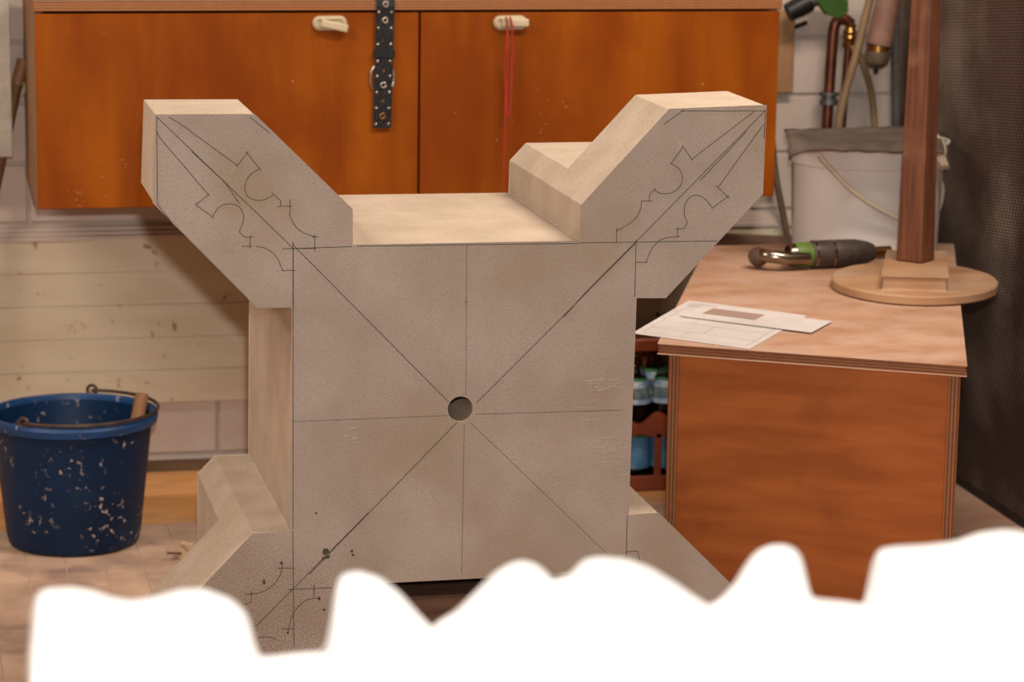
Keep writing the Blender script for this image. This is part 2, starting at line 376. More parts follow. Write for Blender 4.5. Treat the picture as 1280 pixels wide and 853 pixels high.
for pts in [[(900, 153), (470, 590), (310, 750), (225, 845)], [(835, 225), (680, 390)], [(615, 157), (898, 157)], [(862, 158), (652, 318)], [(655, 321), (620, 272)], [(624, 277), (583, 333)],
            [(532, 415), (512, 435), (512, 460)], [(483, 457), (522, 457)], [(402, 546), (402, 597)], [(893, 200), (740, 412)], [(733, 406), (777, 447)], [(777, 440), (718, 483)],
            [(638, 530), (625, 550), (600, 550)], [(605, 546), (605, 580)], [(465, 662), (504, 662)], [(467, 585), (463, 776)], [(560, 202), (628, 152)], [(898, 155), (894, 250)]]: LN.append(cB(pts))
arc(cB, [(583, 332), (610, 350), (622, 380), (612, 410), (585, 430), (550, 432), (528, 420)])
arc(cB, [(485, 457), (480, 490), (455, 525), (403, 557)])
arc(cB, [(720, 478), (690, 445), (655, 440), (632, 465), (628, 500), (638, 530)])
arc(cB, [(612, 576), (560, 582), (522, 612), (500, 664)])
LN += [[(366, 311), (440, 308.5)], [(725, 303.8), (897, 301.5)], [(446, 308), (724, 304.5)]]
for pts in [[(472, 54), (470, 415)], [(466, 488), (460, 850)], [(50, 480), (426, 465)], [(494, 462), (850, 452)], [(880, 48), (660, 270), (496, 434)], [(448, 482), (90, 850)], [(482, 483), (815, 803)], [(51, 60), (51, 740)], [(50, 50), (428, 432)]]: (LN if len(pts) == 3 or pts[0] in ((448, 482), (50, 50), (51, 60)) else LNF).append(cC(pts))
for pts in [[(588, 360), (590, 606)], [(570, 593), (745, 585)], [(672, 570), (672, 622)], [(540, 748), (590, 748)], [(885, 290), (440, 740)], [(525, 508), (592, 508)], [(398, 610), (430, 610)], [(424, 600), (424, 642), (390, 655)], [(590, 606), (592, 820)]]: LN.append(cD(pts))
arc(cD, [(695, 625), (640, 635), (600, 670), (580, 710), (570, 752)]); arc(cD, [(547, 488), (540, 530), (515, 570), (470, 600), (425, 611)]); arc(cD, [(445, 785), (490, 780), (527, 792)])
LN += [cE([(67, 312), (60, 560)]), cE([(58, 522), (130, 518), (133, 545), (143, 575)])]
lb = B()
for pts in LN: ribbon(lb, [on_y(x, y, SY-.0006) for x, y in pts], (0, 1, 0), .00105)
for pts in LNF: ribbon(lb, [on_y(x, y, SY-.0006) for x, y in pts], (0, 1, 0), .0006)
ribbon(lb, [on_x(322, 474, SX-s_-.0005), on_x(365, 527, SX-s_-.0005)], (1, 0, 0), .001)
tag(make('pencil_lines', lb, m_pencil, st), 'thin dark pencil lines of the moulding layout')
cb_ = B()
for x0, y0, x1, y1 in [(272, 383, 286, 406), (226, 421, 183, 466), (366, 288, 350, 313), (567, 398, 567, 440), (420, 520, 420, 545), (385, 585, 365, 590)]:
    ribbon(cb_, [on_y(x, y, SY-.0004) for x, y in cA([(x0, y0), (x1, y1)])], (0, 1, 0), .0008)
for x0, y0, x1, y1 in [(622, 262, 600, 290), (775, 446, 812, 412), (700, 495, 722, 480)]:
    ribbon(cb_, [on_y(x, y, SY-.0004) for x, y in cB([(x0, y0), (x1, y1)])], (0, 1, 0), .0008)
rs = random.Random(3)
for k in range(46):   # scuffed patch right of the hole: long thin strokes
    t = rs.random(); x = 728+40*t+rs.uniform(-12, 10); y = 505+95*t+rs.uniform(-6, 6); l = rs.uniform(8, 34)*(1-.4*t)
    ribbon(cb_, [on_y(x, y, SY-.0004), on_y(x+l, y-rs.uniform(-3, 5), SY-.0004)], (0, 1, 0), rs.uniform(.0003, .0007))
for k in range(26):
    x = 712+rs.uniform(0, 50); y = 474+rs.uniform(0, 16); ribbon(cb_, [on_y(x, y, SY-.0004), on_y(x+rs.uniform(10, 22), y-rs.uniform(0, 4), SY-.0004)], (0, 1, 0), rs.uniform(.0003, .0007))
for k in range(20):
    x = 618+rs.uniform(0, 22); y = 470+rs.uniform(0, 38); ribbon(cb_, [on_y(x, y, SY-.0004), on_y(x+rs.uniform(4, 12), y-rs.uniform(-1, 3), SY-.0004)], (0, 1, 0), rs.uniform(.0004, .0008))
for k in range(14):
    x = 425+rs.uniform(0, 20); y = 532+rs.uniform(0, 24); ribbon(cb_, [on_y(x, y, SY-.0004), on_y(x+rs.uniform(4, 10), y-rs.uniform(-1, 3), SY-.0004)], (0, 1, 0), rs.uniform(.0004, .0009))
tag(make('scratches', cb_, m_chalk, st), 'pale chalky scratches on the front face', kind='stuff')
sb = B()
for x, y, r in [(407, 690, 5), (409, 697, 3.5), (404, 699, 3), (440, 689, 2.6), (441, 694, 2.2), (352, 704, 2.6), (330, 728, 3), (399, 748, 3), (405, 763, 1.8), (360, 791, 2.2), (395, 642, 1.5), (583, 378, 1.4)]:
    q = on_y(x, y, SY-.0005); n = 9; rr = r*SY/FPX*1.02
    ps = [q+Vector((math.cos(2*math.pi*i/n), 0, math.sin(2*math.pi*i/n)))*rr*rs.uniform(.55, 1.25) for i in range(n)]
    sb.faces.new([sb.verts.new(v) for v in ps])
tag(make('stains', sb, m_moss, st), 'dark green stains near the lower arm', kind='stuff')

# timbers that carry the stone
m_timber = mat('dark_rough_timber', (112, 82, 62), (84, 58, 42), 7, (1, 5, 9), rough=.8, bump=.4, bscale=24)
ztip = SZ-s_-e_
for sx_, lab in ((-1, 'rough timber skid under the stone arms beside the blue bucket'), (1, 'rough timber skid under the stone arms beside the plywood bench')):
    x0 = SX+sx_*.37
    tag(make('timber_skid', box(B(), x0-.045, x0+.045, SY-.05, SY+.30, .001, ztip), m_timber, bevel=.003), lab, 'timber', 'skids under the stone')
bt = B(); box(bt, SX-.150, SX+.150, SY+.03, SY+.44, .001, .213)
tag(make('support_beam', bt, m_timber, bevel=.004), 'dark brown wooden beam lying below the stone block', 'beam')

# ================================================================== WALL CABINET
CY, CX0, CX1, CZ0, CZT = 5.21, .262, 1.674, .608, .988
CXM = .972
m_cab = mat('orange_stained_birch', (174, 90, 9), (144, 66, 4), 3.6, (3.6, 1, .6), rough=.6, bump=.05, bscale=40, dust=(140, 60, 3), dust_scale=5, dust_lo=.45, dust_hi=.75,
            spots=(206, 150, 96), spot_scale=75, spot_lo=.735, spot_hi=.77, spec=.12)
m_cabin = mat('dull_birch_side', (176, 130, 92), (156, 110, 74), 6, (3, 3, 1), rough=.6)
m_plyz = ply_mat('plywood_edge_flat', (128, 70, 26), (190, 122, 62), (0, 0, 1), .0052)
m_ivory = mat('ivory_plastic', (226, 206, 170), (214, 192, 152), 20, rough=.4)
m_dark = mat('dark_gap', (40, 24, 14), None, rough=.9)
cab = empty('wall_cabinet', ((CX0+CX1)/2, (CY+WALL)/2, CZ0), 'orange stained plywood wall cabinet with two flap doors', 'cabinet')
YB = WALL-.0035
make('side_panel', box(B(), CX0, CX0+.016, CY+.018, YB, CZ0, CZT-.018), m_cabin, cab, bevel=.001)
make('side_panel', box(B(), CX1-.016, CX1, CY+.018, YB, CZ0, CZT-.018), m_cabin, cab, bevel=.001)
make('bottom_panel', box(B(), CX0+.016, CX1-.016, CY+.018, YB, CZ0, CZ0+.016), m_cabin, cab)
make('back_panel', box(B(), CX0+.016, CX1-.016, YB-.008, YB, CZ0+.016, CZT-.018), m_cabin, cab)
make('divider', box(B(), CXM-.008, CXM+.008, CY+.018, YB-.008, CZ0+.016, CZT-.018), m_dark, cab)
tb = B(); box(tb, CX0-.002, CX1+.003, CY-.003, YB, CZT-.018, CZT)
top = make('top_board', tb, [m_plyz, m_cabin], cab, bevel=.0012)
for pf in top.data.polygons: pf.material_index = 1 if pf.normal.z > .9 else 0
for i, (x0, x1, lx, up) in enumerate(((CX0+.001, CXM-.002, .802, -.22), (CXM+.002, CX1-.001, 1.144, 0))):
    dr = make('door', box(B(), x0, x1, CY, CY+.017, CZ0, CZT-.0225), m_cab, cab, bevel=.0012)
    # recessed pull: rounded plate with a hollow, and a lever
    lz = .9475 if i == 0 else .9468
    pts = []
    for k in range(24):
        t = 2*math.pi*k/24; cx = .0185 if math.cos(t) > 0 else -.0185
        pts.append((lx+cx+.0125*math.cos(t), CY-.0045, lz+.0125*math.sin(t)))
    pb2 = B(); prism(pb2, pts, (0, .005, 0)); pt = make('pull_plate', pb2, m_ivory, dr, bevel=.001)
    tb2 = B(); tube(tb2, [(lx+cx2+.0085*math.cos(t), CY-.005, lz+.0085*math.sin(t)) for t, cx2 in [(2*math.pi*k/20, (.0185 if math.cos(2*math.pi*k/20) > 0 else -.0185)) for k in range(20)]], .0030, 8, True)
    make('pull_rim', tb2, m_ivory, dr, smooth=True)
    mxl = Matrix.Translation((lx-.014, CY-.010, lz)) @ Matrix.Rotation(up*-1, 4, 'Y')
    lv = B(); box(lv, -.004, .048, -.006, .006, -.0075, .0075, mxl); make('pull_lever', lv, m_ivory, dr, bevel=.003, seg=2)
scf = B(); rs = random.Random(5)
for x, y, n_, sp_ in ((92, 247, 9, 12), (140, 215, 10, 45), (170, 200, 6, 20), (690, 120, 6, 22), (665, 150, 5, 25), (120, 250, 6, 35)):
    for k in range(n_):
        x_, y_ = x+rs.uniform(-sp_, sp_), min(y+rs.uniform(-sp_, sp_)*.7, 258); l = rs.uniform(1, 3.5); an = rs.uniform(-.3, 1.2)
        ribbon(scf, [on_y(x_, y_, CY-.0004), on_y(x_+l*math.cos(an), y_-l*math.sin(an), CY-.0004)], (0, 1, 0), rs.uniform(.0008, .002))
tag(make('scuffs', scf, mat('pale_scuff', (196, 130, 76), (176, 110, 56), 90, rough=.8), cab), 'pale scuffs on the cabinet doors', kind='stuff')
# little wooden batten on the wall beside it
tag(make('wooden_batten', box(B(), 1.755, 1.838, WALL-.025, WALL-.003, .762, .934), mat('plain_beech', (196, 150, 106), (172, 126, 84), 8, (3, 3, 1), rough=.6), bevel=.002), 'short upright beech batten on the wall beside the cabinet', 'batten')

# ================================================================== STUDDED STRAP
m_leather = mat('black_leather', (26, 24, 28), (14, 13, 16), 30, rough=.35, bump=.2, bscale=200)
m_nickel = mat('polished_nickel', (220, 205, 190), None, rough=.25, metal=.9)
m_brassring = mat('aged_brass', (190, 140, 80), (160, 112, 60), 40, rough=.35, metal=.9)
sp0 = on_y(482, 2, CY-.006); sp1 = on_y(477.5, 160, CY-.006)
strap = empty('studded_strap', (sp1.x, CY-.006, sp1.z), 'black leather strap with metal studs hanging over the cabinet edge', 'strap')
hw = .0172
def sp(t, off=0): q = sp0.lerp(sp1, t); return q+Vector((off, 0, 0))
sbm = B()
path = [Vector((sp0.x, CY+.16, CZT+.002)), Vector((sp0.x, CY+.0, CZT+.0025)), Vector((sp0.x, CY-.0055, CZT+.0005)), Vector((sp0.x, CY-.0075, CZT-.010))]+[sp(t) for t in (.15, .3, .45, .6, .8, 1.0)]
rows = []
for i, q in enumerate(path):
    d = (path[min(i+1, len(path)-1)]-path[max(i-1, 0)]).normalized(); nr = d.cross(Vector((1, 0, 0))).normalized()*.0011
    rows.append([sbm.verts.new(q+Vector((-hw, 0, 0))+nr), sbm.verts.new(q+Vector((hw, 0, 0))+nr), sbm.verts.new(q+Vector((hw, 0, 0))-nr), sbm.verts.new(q+Vector((-hw, 0, 0))-nr)])
for a, b in zip(rows[:-1], rows[1:]):
    for k in range(4): sbm.faces.new((a[k], a[(k+1) % 4], b[(k+1) % 4], b[k]))
sbm.faces.new(rows[0]); sbm.faces.new(rows[-1][::-1])
make('strap_band', sbm, m_leather, strap)
def px2t(y): return (y-2)/158
for y in (15, 35, 55, 76, 95, 115, 135, 155):
    for sd in (-1, 1):
        q = sp(px2t(y), sd*.0120)+Vector((0, -.0012, 0)); make('stud', ball(B(), q, .0031, 10, 6, (1, .6, 1)), m_nickel, strap, smooth=True)
for y in (5, 25, 106, 145):
    q = sp(px2t(y))+Vector((0, -.002, 0)); tbm = B(); tube(tbm, [q+Vector((math.cos(t)*.0047, 0, math.sin(t)*.0047)) for t in [2*math.pi*k/18 for k in range(18)]], .0018, 8, True)
    make('eyelet', tbm, m_nickel if y < 110 else m_brassring, strap, smooth=True)
for y in (45, 88, 126):
    q = sp(px2t(y))+Vector((0, -.0013, 0)); make('strap_hole', lathe(B(), [(.0026, 0), (.0026, .0004)], q, (0, -1, 0), 14), m_dark if y == 45 else m_brassring, strap)
kb = B(); q = sp(px2t(67)); box(kb, q.x-hw-.003, q.x+hw+.003, q.y-.004, q.y+.002, q.z-.008, q.z+.008); make('keeper_loop', kb, m_leather, strap, bevel=.0015)
q = sp(px2t(97)); bk = B(); tube(bk, [q+Vector((x, .0030, z)) for x, z in ((-.017, .022), (-.023, .012), (-.024, -.006), (-.020, -.020), (-.010, -.024), (.010, -.024), (.018, -.016), (.0205, -.002), (.019, .014), (.012, .022))], .0022, 8, True)
make('buckle', bk, m_nickel, strap, smooth=True)

# ================================================================== RED CORD on the right pull
m_red = mat('red_cord', (206, 62, 40), (170, 40, 26), 200, rough=.8)
def cordpts(pp): return smooth_path([on_y(x, y, CY-.019+(.004 if y > 60 else 0)) for x, y in pp], 8)
rc = B()
rc_path = cordpts([(632, 21), (634, 30), (633, 60), (630, 78), (632, 110), (631, 150), (630, 195), (629.5, 238)])
rc2 = cordpts([(637, 21), (640, 32), (640, 70), (639, 110), (637.5, 138), (635.5, 147), (633, 138), (634, 100), (634.5, 60), (635, 33)])
def beads(bm, path, r):
    rr = [r*(1.25 if i % 2 else .7) for i in range(len(path))]; tube(bm, path, rr, 6)
def resample(path, step):
    out = [path[0]]; acc = 0
    for a, b in zip(path[:-1], path[1:]):
        L_ = (b-a).length; t = step-acc
        while t < L_: out.append(a.lerp(b, t/L_)); t += step
        acc = (acc+L_) % step
    return out
beads(rc, resample(rc_path, .0032), .0019); beads(rc, resample(rc2, .0032), .0019)
rc_o = make('red_cord', rc, m_red, smooth=True)
tag(rc_o, 'knotted red cord hanging in strands from the cabinet door pull', 'cord')

# ================================================================== PLYWOOD BENCH
Q = [Vector((1.209, 4.350)), Vector((1.644, 4.105)), Vector((2.060, 5.244)), Vector((1.625, 5.443))]
def bq(u, v): a = Q[0].lerp(Q[1], u); b = Q[3].lerp(Q[2], u); return a.lerp(b, v)
def slab(u0, u1, v0, v1, z0, z1):
    bm_ = B(); prism(bm_, [(*bq(u, v), z0) for u, v in ((u0, v0), (u1, v0), (u1, v1), (u0, v1))], (0, 0, z1-z0)); return bm_
m_benchtop = mat('dusty_plywood_top', (214, 168, 136), (190, 140, 106), 9, (1, 2, 1), rough=.75, bump=.08, dust=(218, 180, 156), dust_scale=11, dust_lo=.42, dust_hi=.72, spots=(160, 112, 76), spot_scale=26, spot_lo=.71, spot_hi=.8)
m_benchfront = mat('brown_birch_panel', (198, 112, 50), (172, 92, 36), 4, (1.2, 1.2, 9), rough=.55, spec=.3, bump=.05, dust=(150, 78, 32), dust_scale=8, dust_lo=.55, dust_hi=.8)
fdir = (Q[1]-Q[0]).normalized()
m_plyv = ply_mat('plywood_edge_upright', (108, 58, 24), (172, 108, 54), (fdir.x, fdir.y, 0), .0058)
m_plyb = ply_mat('plywood_edge_bench', (112, 62, 28), (176, 112, 62), (0, 0, 1), .0044)
bench = empty('plywood_bench', (1.62, 4.78, 0), 'low plywood box bench with dusty top carrying the white bucket', 'bench')
wu = (Q[1]-Q[0]).length; wv = (Q[3]-Q[0]).length
tp = make('bench_top', slab(0, 1, 0, 1, .483, .5), [m_plyb, m_benchtop], bench, bevel=.0015)
for pf in tp.data.polygons: pf.material_index = 1 if pf.normal.z > .6 else 0
ui = .018/wu; th = .019/wu; vi = .004/wv
for u0 in (ui, 1-.008/wu-th):
    sd = make('side_panel', slab(u0, u0+th, vi, 1-vi, 0.001, .483), [m_benchfront, m_plyv], bench, bevel=.001)
    nf = Vector((fdir.y, -fdir.x, 0))
    for pf in sd.data.polygons: pf.material_index = 1 if pf.normal.dot(nf) > .8 else 0
make('front_panel', slab(ui+th, 1-.008/wu-th, vi+.0025/wv, vi+.02/wv, .001, .483), m_benchfront, bench)
make('back_panel', slab(ui+th, 1-.008/wu-th, 1-vi-.02/wv, 1-vi, .001, .483), m_benchfront, bench)

# papers
m_paper = mat('printed_paper', (238, 228, 222), (232, 221, 215), 30, rough=.8)
m_ink = mat('grey_print', (176, 164, 166), None, rough=.9)
BT = .5005
def sheet(name, px, z, th_, lab, cat):
    o = empty(name, on_z(*px[3], BT), lab, cat)
    b = B(); prism(b, [Vector((*on_z(x, y, BT).xy, z)) for x, y in px], (0, 0, th_)); make('paper', b, m_paper, o); return o
def bil(px, u, v):
    a = Vector(px[3]).lerp(Vector(px[2]), u); b = Vector(px[0]).lerp(Vector(px[1]), u); return a.lerp(b, v)
sh = [(861, 376), (1009, 395), (937, 437), (790, 417)]
form = sheet('printed_form', sh, BT, .0005, 'white printed form sheet lying on the bench corner', 'paper')
pl = B()
def pr(u0, v0, u1, v1, w=.0007):
    ribbon(pl, [Vector((*on_z(*bil(sh, u, v), BT).xy, BT+.0008)) for u, v in ((u0, v0), (u1, v1))], (0, 0, 1), w)
for v in (.06, .22, .42, .60, .78): pr(.06, v, .94, v)
for u, v0, v1 in ((.06, .06, .78), (.94, .06, .78), (.38, .06, .22), (.5, .22, .42), (.3, .42, .6), (.7, .6, .78)): pr(u, v0, u, v1)
for k in range(4): pr(.05, .84+.03*k, .22+.05*(k % 2), .84+.03*k, .0016)
for k in range(3): pr(.02, .28+.2*k, .045, .30+.2*k, .002)
make('printed_lines', pl, m_ink, form)
ev = [(880, 384.5), (1040, 404), (1014, 418), (850, 397)]
env = sheet('window_envelope', ev, BT+.002, .0012, 'white window envelope lying across the printed form', 'envelope')
wn = B(); wn.faces.new([wn.verts.new(Vector((*on_z(*bil(ev, u, v), BT).xy, BT+.0036))) for u, v in ((.10, .38), (.50, .38), (.50, .86), (.10, .86))])
tag(make('address_window', wn, mat('glassine_window', (196, 168, 156), None, rough=.3), env), 'pinkish glassine address window')

# round-based wooden stand
m_disc = mat('dusty_beech', (206, 160, 118), (182, 132, 92), 5, (1, 3, 4), rough=.75, bump=.15, dust=(206, 174, 146), dust_scale=7, dust_lo=.45, dust_hi=.75)
m_post = mat('worn_brown_post', (136, 80, 50), (100, 56, 34), 9, (14, 14, .8), rough=.6, bump=.2, bscale=14, dust=(150, 104, 78), dust_scale=14, dust_lo=.52, dust_hi=.78)
DC = Vector((1.806, 4.778))
stand = empty('wooden_stand', (DC.x, DC.y, .5005), 'brown wooden post on a round disc base standing on the bench', 'stand')
db = B(); lathe(db, [(.146, 0), (.150, .003), (.150, .015), (.147, .018)], (0, 0, 0), seg=72)
mdk = Matrix.Translation((DC.x, DC.y, .5005)) @ Matrix.Rotation(math.radians(-20.3), 4, 'Z') @ Matrix.Diagonal((1, 1.22, 1, 1))
bmesh.ops.transform(db, matrix=mdk, verts=db.verts)
make('disc_base', db, m_disc, stand, smooth='auto')
sbk = B(); prism(sbk, [(1.707, 4.675, .5185), (1.816, 4.644, .5185), (1.917, 4.920, .5185), (1.815, 4.946, .5185)], (0, 0, .024)); make('socket_block', sbk, m_disc, stand, bevel=.003, seg=2)
pb = B(); pr0, pr1, ph_ = .0265, .0190, .62
mp = Matrix.Translation((1.8235, 4.826, .5425)) @ Matrix.Rotation(math.radians(-48), 4, 'Z')
lo_ = [pb.verts.new(mp @ Vector((x*pr0, y*pr0, 0))) for x, y in ((-1, -1), (1, -1), (1, 1), (-1, 1))]
hi_ = [pb.verts.new(mp @ Vector((x*pr1, y*pr1, ph_))) for x, y in ((-1, -1), (1, -1), (1, 1), (-1, 1))]
pb.faces.new(lo_[::-1]); pb.faces.new(hi_)
for k in range(4): pb.faces.new((lo_[k], lo_[(k+1) % 4], hi_[(k+1) % 4], hi_[k]))
make('post', pb, m_post, stand, bevel=.004, seg=2)

# pneumatic tool
m_tooldark = mat('worn_black_rubber', (92, 76, 66), (62, 50, 44), 30, rough=.55, bump=.2)
m_chrome = mat('worn_chrome', (196, 178, 158), (150, 134, 118), 25, rough=.22, metal=1.0)
m_green = mat('green_enamel', (120, 150, 60), (96, 124, 46), 30, rough=.45)
m_gold = mat('brass_tube', (196, 144, 78), (160, 110, 56), 20, rough=.3, metal=.9)
t0 = Vector((1.640, 5.004, .5005+.0265)); t1 = Vector((1.838, 5.020, .5005+.0265)); td = (t1-t0).normalized(); tl = (t1-t0).length
tool = empty('air_tool', (1.73, 5.01, .5005), 'dark air tool with green collar and bent chrome lever beside the stand', 'tool')
def tp_(f0, f1, pr): return lathe(B(), [(r, tl*(f0+(f1-f0)*t)) for r, t in pr], t0, td, 32)
make('end_cap', tp_(-.03, .05, [(.012, 0), (.019, .25), (.0215, .6), (.022, 1)]), m_chrome, tool, smooth='auto')
make('green_collar', tp_(.05, .22, [(.0225, 0), (.0232, .1), (.0232, .9), (.0225, 1)]), m_green, tool, smooth='auto')
make('collar', tp_(.22, .44, [(.0245, 0), (.0260, .08), (.0260, .92), (.0245, 1)]), m_tooldark, tool, smooth='auto')
for f in (.235, .415): make('shiny_ring', tp_(f, f+.035, [(.0240, 0), (.0266, .2), (.0266, .8), (.0240, 1)]), m_chrome, tool, smooth='auto')
make('tool_body', tp_(.45, .86, [(.0255, 0), (.0262, .06), (.0258, .55), (.021, .85), (.016, 1)]), m_tooldark, tool, smooth='auto')
make('outlet_tube', tp_(.86, 1.04, [(.0105, 0), (.0105, 1)]), m_gold, tool, smooth='auto')
lv = B(); tube(lv, smooth_path([t0+td*.035+Vector((0, -.016, -.004)), t0+Vector((-.008, -.020, -.003)), t0+Vector((-.030, -.018, .000)), t0+Vector((-.048, -.008, .001)), t0+Vector((-.055, .010, -.001))], 6), .0125, 16)
make('bent_lever', lv, m_chrome, tool, smooth='auto')
make('lever_tip', ball(B(), t0+Vector((-.056, .012, -.004)), .0195, 20, 12, (.95, 1.25, .95)), mat('worn_bronze_grip', (120, 92, 74), (84, 62, 48), 40, rough=.5, bump=.3), tool, smooth=True)

# white bucket
m_white = mat('white_plastic', (252, 242, 234), (246, 234, 226), 8, rough=.42)
WB = Vector((1.868, 5.228)); wb = empty('white_bucket', (WB.x, WB.y, .5005), 'white plastic bucket standing at the back of the bench', 'bucket')
hb = .212
make('bucket_body', lathe(B(), [(.136, 0), (.142, .004), (.148, hb-.042), (.154, hb-.040), (.155, hb-.004), (.159, hb), (.159, hb+.003), (.154, hb+.004), (.151, hb-.002), (.145, hb-.045), (.138, .008), (0, .008)], (WB.x, WB.y, .5005), seg=64), m_white, wb, smooth='auto')
bl = smooth_path([on_y(1024, 194, WB.y-.152), on_y(1040, 212, WB.y-.163), on_y(1075, 246, WB.y-.17), on_y(1125, 274, WB.y-.163), on_y(1158, 276, WB.y-.12), on_y(1173, 262, WB.y-.03), on_y(1178, 238, WB.y+.04), on_y(1174, 220, WB.y+.08)], 6)
make('bail_handle', tube(B(), bl, .0042, 10), mat('cream_plastic', (232, 216, 188), None, rough=.45), wb, smooth='auto')
# grey cloth folded over the bucket
m_cloth = mat('grey_felt', (112, 98, 88), (88, 76, 68), 14, rough=.95, bump=.5, bscale=120, dust=(140, 122, 106), dust_scale=12)
ctop = .5005+hb+.0085; gl = B(); ring = []; nx_ = 26
rs = random.Random(11)
grid = []
cFL, cFR, cBL, cBR = on_z(986, 186, ctop), on_z(1180, 190, ctop), on_z(980, 167, ctop), on_z(1168, 160, ctop)
L_ = [(1.03, .000), (1.0, .002), (.75, .006), (.5, .005), (.25, .006), (.06, .006), (-.02, .004), (-.05, .001), (-.07, -.0015)]
for i in range(nx_+1):
    u = i/nx_; row = []
    f_, k_b = cFL.lerp(cFR, u), cBL.lerp(cBR, u)
    for v, z in L_:
        q = f_.lerp(k_b, v) if v >= 0 else f_+(f_-k_b).normalized()*(-v*.25)
        if v < 0: z -= .016*max(0, 1-i/5)**1.5*(-v/.07)
        row.append(Vector((q.x, q.y, ctop+z+.003*(1-u)+.0025*abs(math.sin(u*19+v*4)))))
    grid.append(row)
vg = [[gl.verts.new(v) for v in r] for r in grid]
for i in range(nx_):
    for j in range(len(L_)-1): gl.faces.new((vg[i][j], vg[i+1][j], vg[i+1][j+1], vg[i][j+1]))
cl = make('folded_cloth', gl, m_cloth, smooth=True); md = cl.modifiers.new('thick', 'SOLIDIFY'); md.thickness = .004; md.offset = 0
tag(cl, 'stiff grey felt cloth laid over the top of the white bucket', 'cloth')
# pale rag at the right rim
rg = B(); pts = [on_y(x, y, WB.y-.12) for x, y in ((1162, 170), (1172, 168), (1180, 173), (1183, 186), (1180, 195), (1187, 211), (1176, 213), (1168, 204), (1164, 190))]
cen = sum(pts, Vector())/len(pts); f0 = [rg.verts.new(v) for v in pts]; f1 = [rg.verts.new(v.lerp(cen, .25)+Vector((0, -.010, 0))) for v in pts]; f2 = [rg.verts.new(v.lerp(cen, .2)+Vector((0, .012, 0))) for v in pts]
n = len(pts)
for k in range(n):
    j = (k+1) % n; rg.faces.new((f0[k], f0[j], f1[j], f1[k])); rg.faces.new((f0[j], f0[k], f2[k], f2[j]))
rg.faces.new(f1); rg.faces.new(f2[::-1])
tag(make('crumpled_rag', rg, mat('cream_rag', (226, 204, 178), (206, 182, 154), 40, rough=.9, bump=.3)), 'crumpled cream rag tucked at the rim of the white bucket', 'rag')

# ================================================================== PIPES AND HOSES on the wall
m_copper = mat('dark_copper', (150, 92, 70), (112, 66, 50), 18, rough=.35, metal=.75)
m_hose = mat('tan_rubber_hose', (178, 144, 104), (158, 126, 90), 14, rough=.55)
m_hosed = mat('brown_rubber_hose', (120, 98, 76), (100, 80, 62), 14, rough=.55)
m_blackp = mat('black_plastic', (30, 27, 26), (22, 20, 20), 20, rough=.45)
YP = WALL-.045
pz = lambda x, y, Y=YP: on_y(x, y, Y)
pipe = empty('copper_pipe', pz(1034, 156), 'dark copper water pipe with brass valve and green lever on the wall', 'pipe')
make('riser', tube(B(), smooth_path([pz(1032, 190), pz(1034, 150), pz(1040, 60), pz(1043, 34), pz(1047, 26), pz(1056, 24), pz(1064, 30)], 6), .0118, 16), m_copper, pipe, smooth='auto')
q = pz(1036, 122)
make('pipe_clamp', lathe(B(), [(.0125, -.016), (.019, -.014), (.019, -.004), (.0150, -.002), (.0150, .004), (.021, .006), (.021, .011), (.0125, .012)], q, (0, 0, 1), 24), m_steel, pipe, smooth='auto')
make('clamp_stud', tube(B(), [q, Vector((q.x, WALL-.004, q.z))], .004, 8), m_steel, pipe)
q = pz(1062, 46)
make('brass_valve', lathe(B(), [(.008, -.026), (.012, -.024), (.014, -.012), (.010, -.010), (.015, -.002), (.012, .004), (.015, .010), (.010, .020), (.013, .024), (.008, .03)], q, (.05, 0, 1), 20), m_gold, pipe, smooth='auto')
make('riser', tube(B(), smooth_path([pz(1061, 54), pz(1058, 90), pz(1053, 150), pz(1051, 190)], 4), .0085, 12), m_copper, pipe, smooth='auto')
gb = B(); prism(gb, [pz(x, y, YP-.035) for x, y in ((1018, -14), (1050, -14), (1058, 2), (1058, 14), (1048, 20), (1036, 16), (1026, 4))], (0, .022, 0)); make('valve_lever', gb, mat('green_plastic', (74, 116, 40), (58, 96, 32), 20, rough=.5), pipe, bevel=.004, seg=2)
cpl = empty('hose_coupling', pz(1003, 8), 'black hose coupling with steel ferrule above the cabinet end', 'coupling')
a0 = pz(985, 16, YP-.03); a1 = pz(1012, 2, YP-.03)
make('grip', tube(B(), [a0, a0.lerp(a1, .5), a1], [.019, .021, .020], 18), m_blackp, cpl, smooth='auto')
make('ferrule', tube(B(), [a1, a1+(a1-a0)*.25], .015, 18), m_steel, cpl, smooth='auto')
hk = empty('wall_peg', pz(1000, 36), 'small black peg sticking out of the wall beside the batten', 'peg')
make('peg', tube(B(), [Vector((pz(985, 38, WALL-.012).x, WALL-.006, pz(985, 38, WALL-.012).z)), pz(1008, 28, WALL-.04)], .0045, 10), m_blackp, hk)
def hose(name, pts, r, m, lab):
    o = make(name, tube(B(), smooth_path(pts, 8), r, 12), m, smooth='auto'); tag(o, lab, 'hose', 'hoses on the back wall'); return o
hose('hose', [pz(1094, -30, YP-.05), pz(1086, 5, YP-.05), pz(1071, 65, YP-.05), pz(1058, 110, YP-.05), pz(1049, 150, YP-.05), pz(1046, 195, YP-.05)], .0088, m_hose, 'straight tan rubber hose slanting down behind the white bucket')
hose('hose', [pz(1064, 62, YP-.022), pz(1070, 62, YP-.022), pz(1079, 80, YP-.022), pz(1089, 115, YP-.01), pz(1093, 155, YP-.01), pz(1093, 195, YP-.01)], .0072, m_hose, 'curved tan hose dropping from the brass valve')
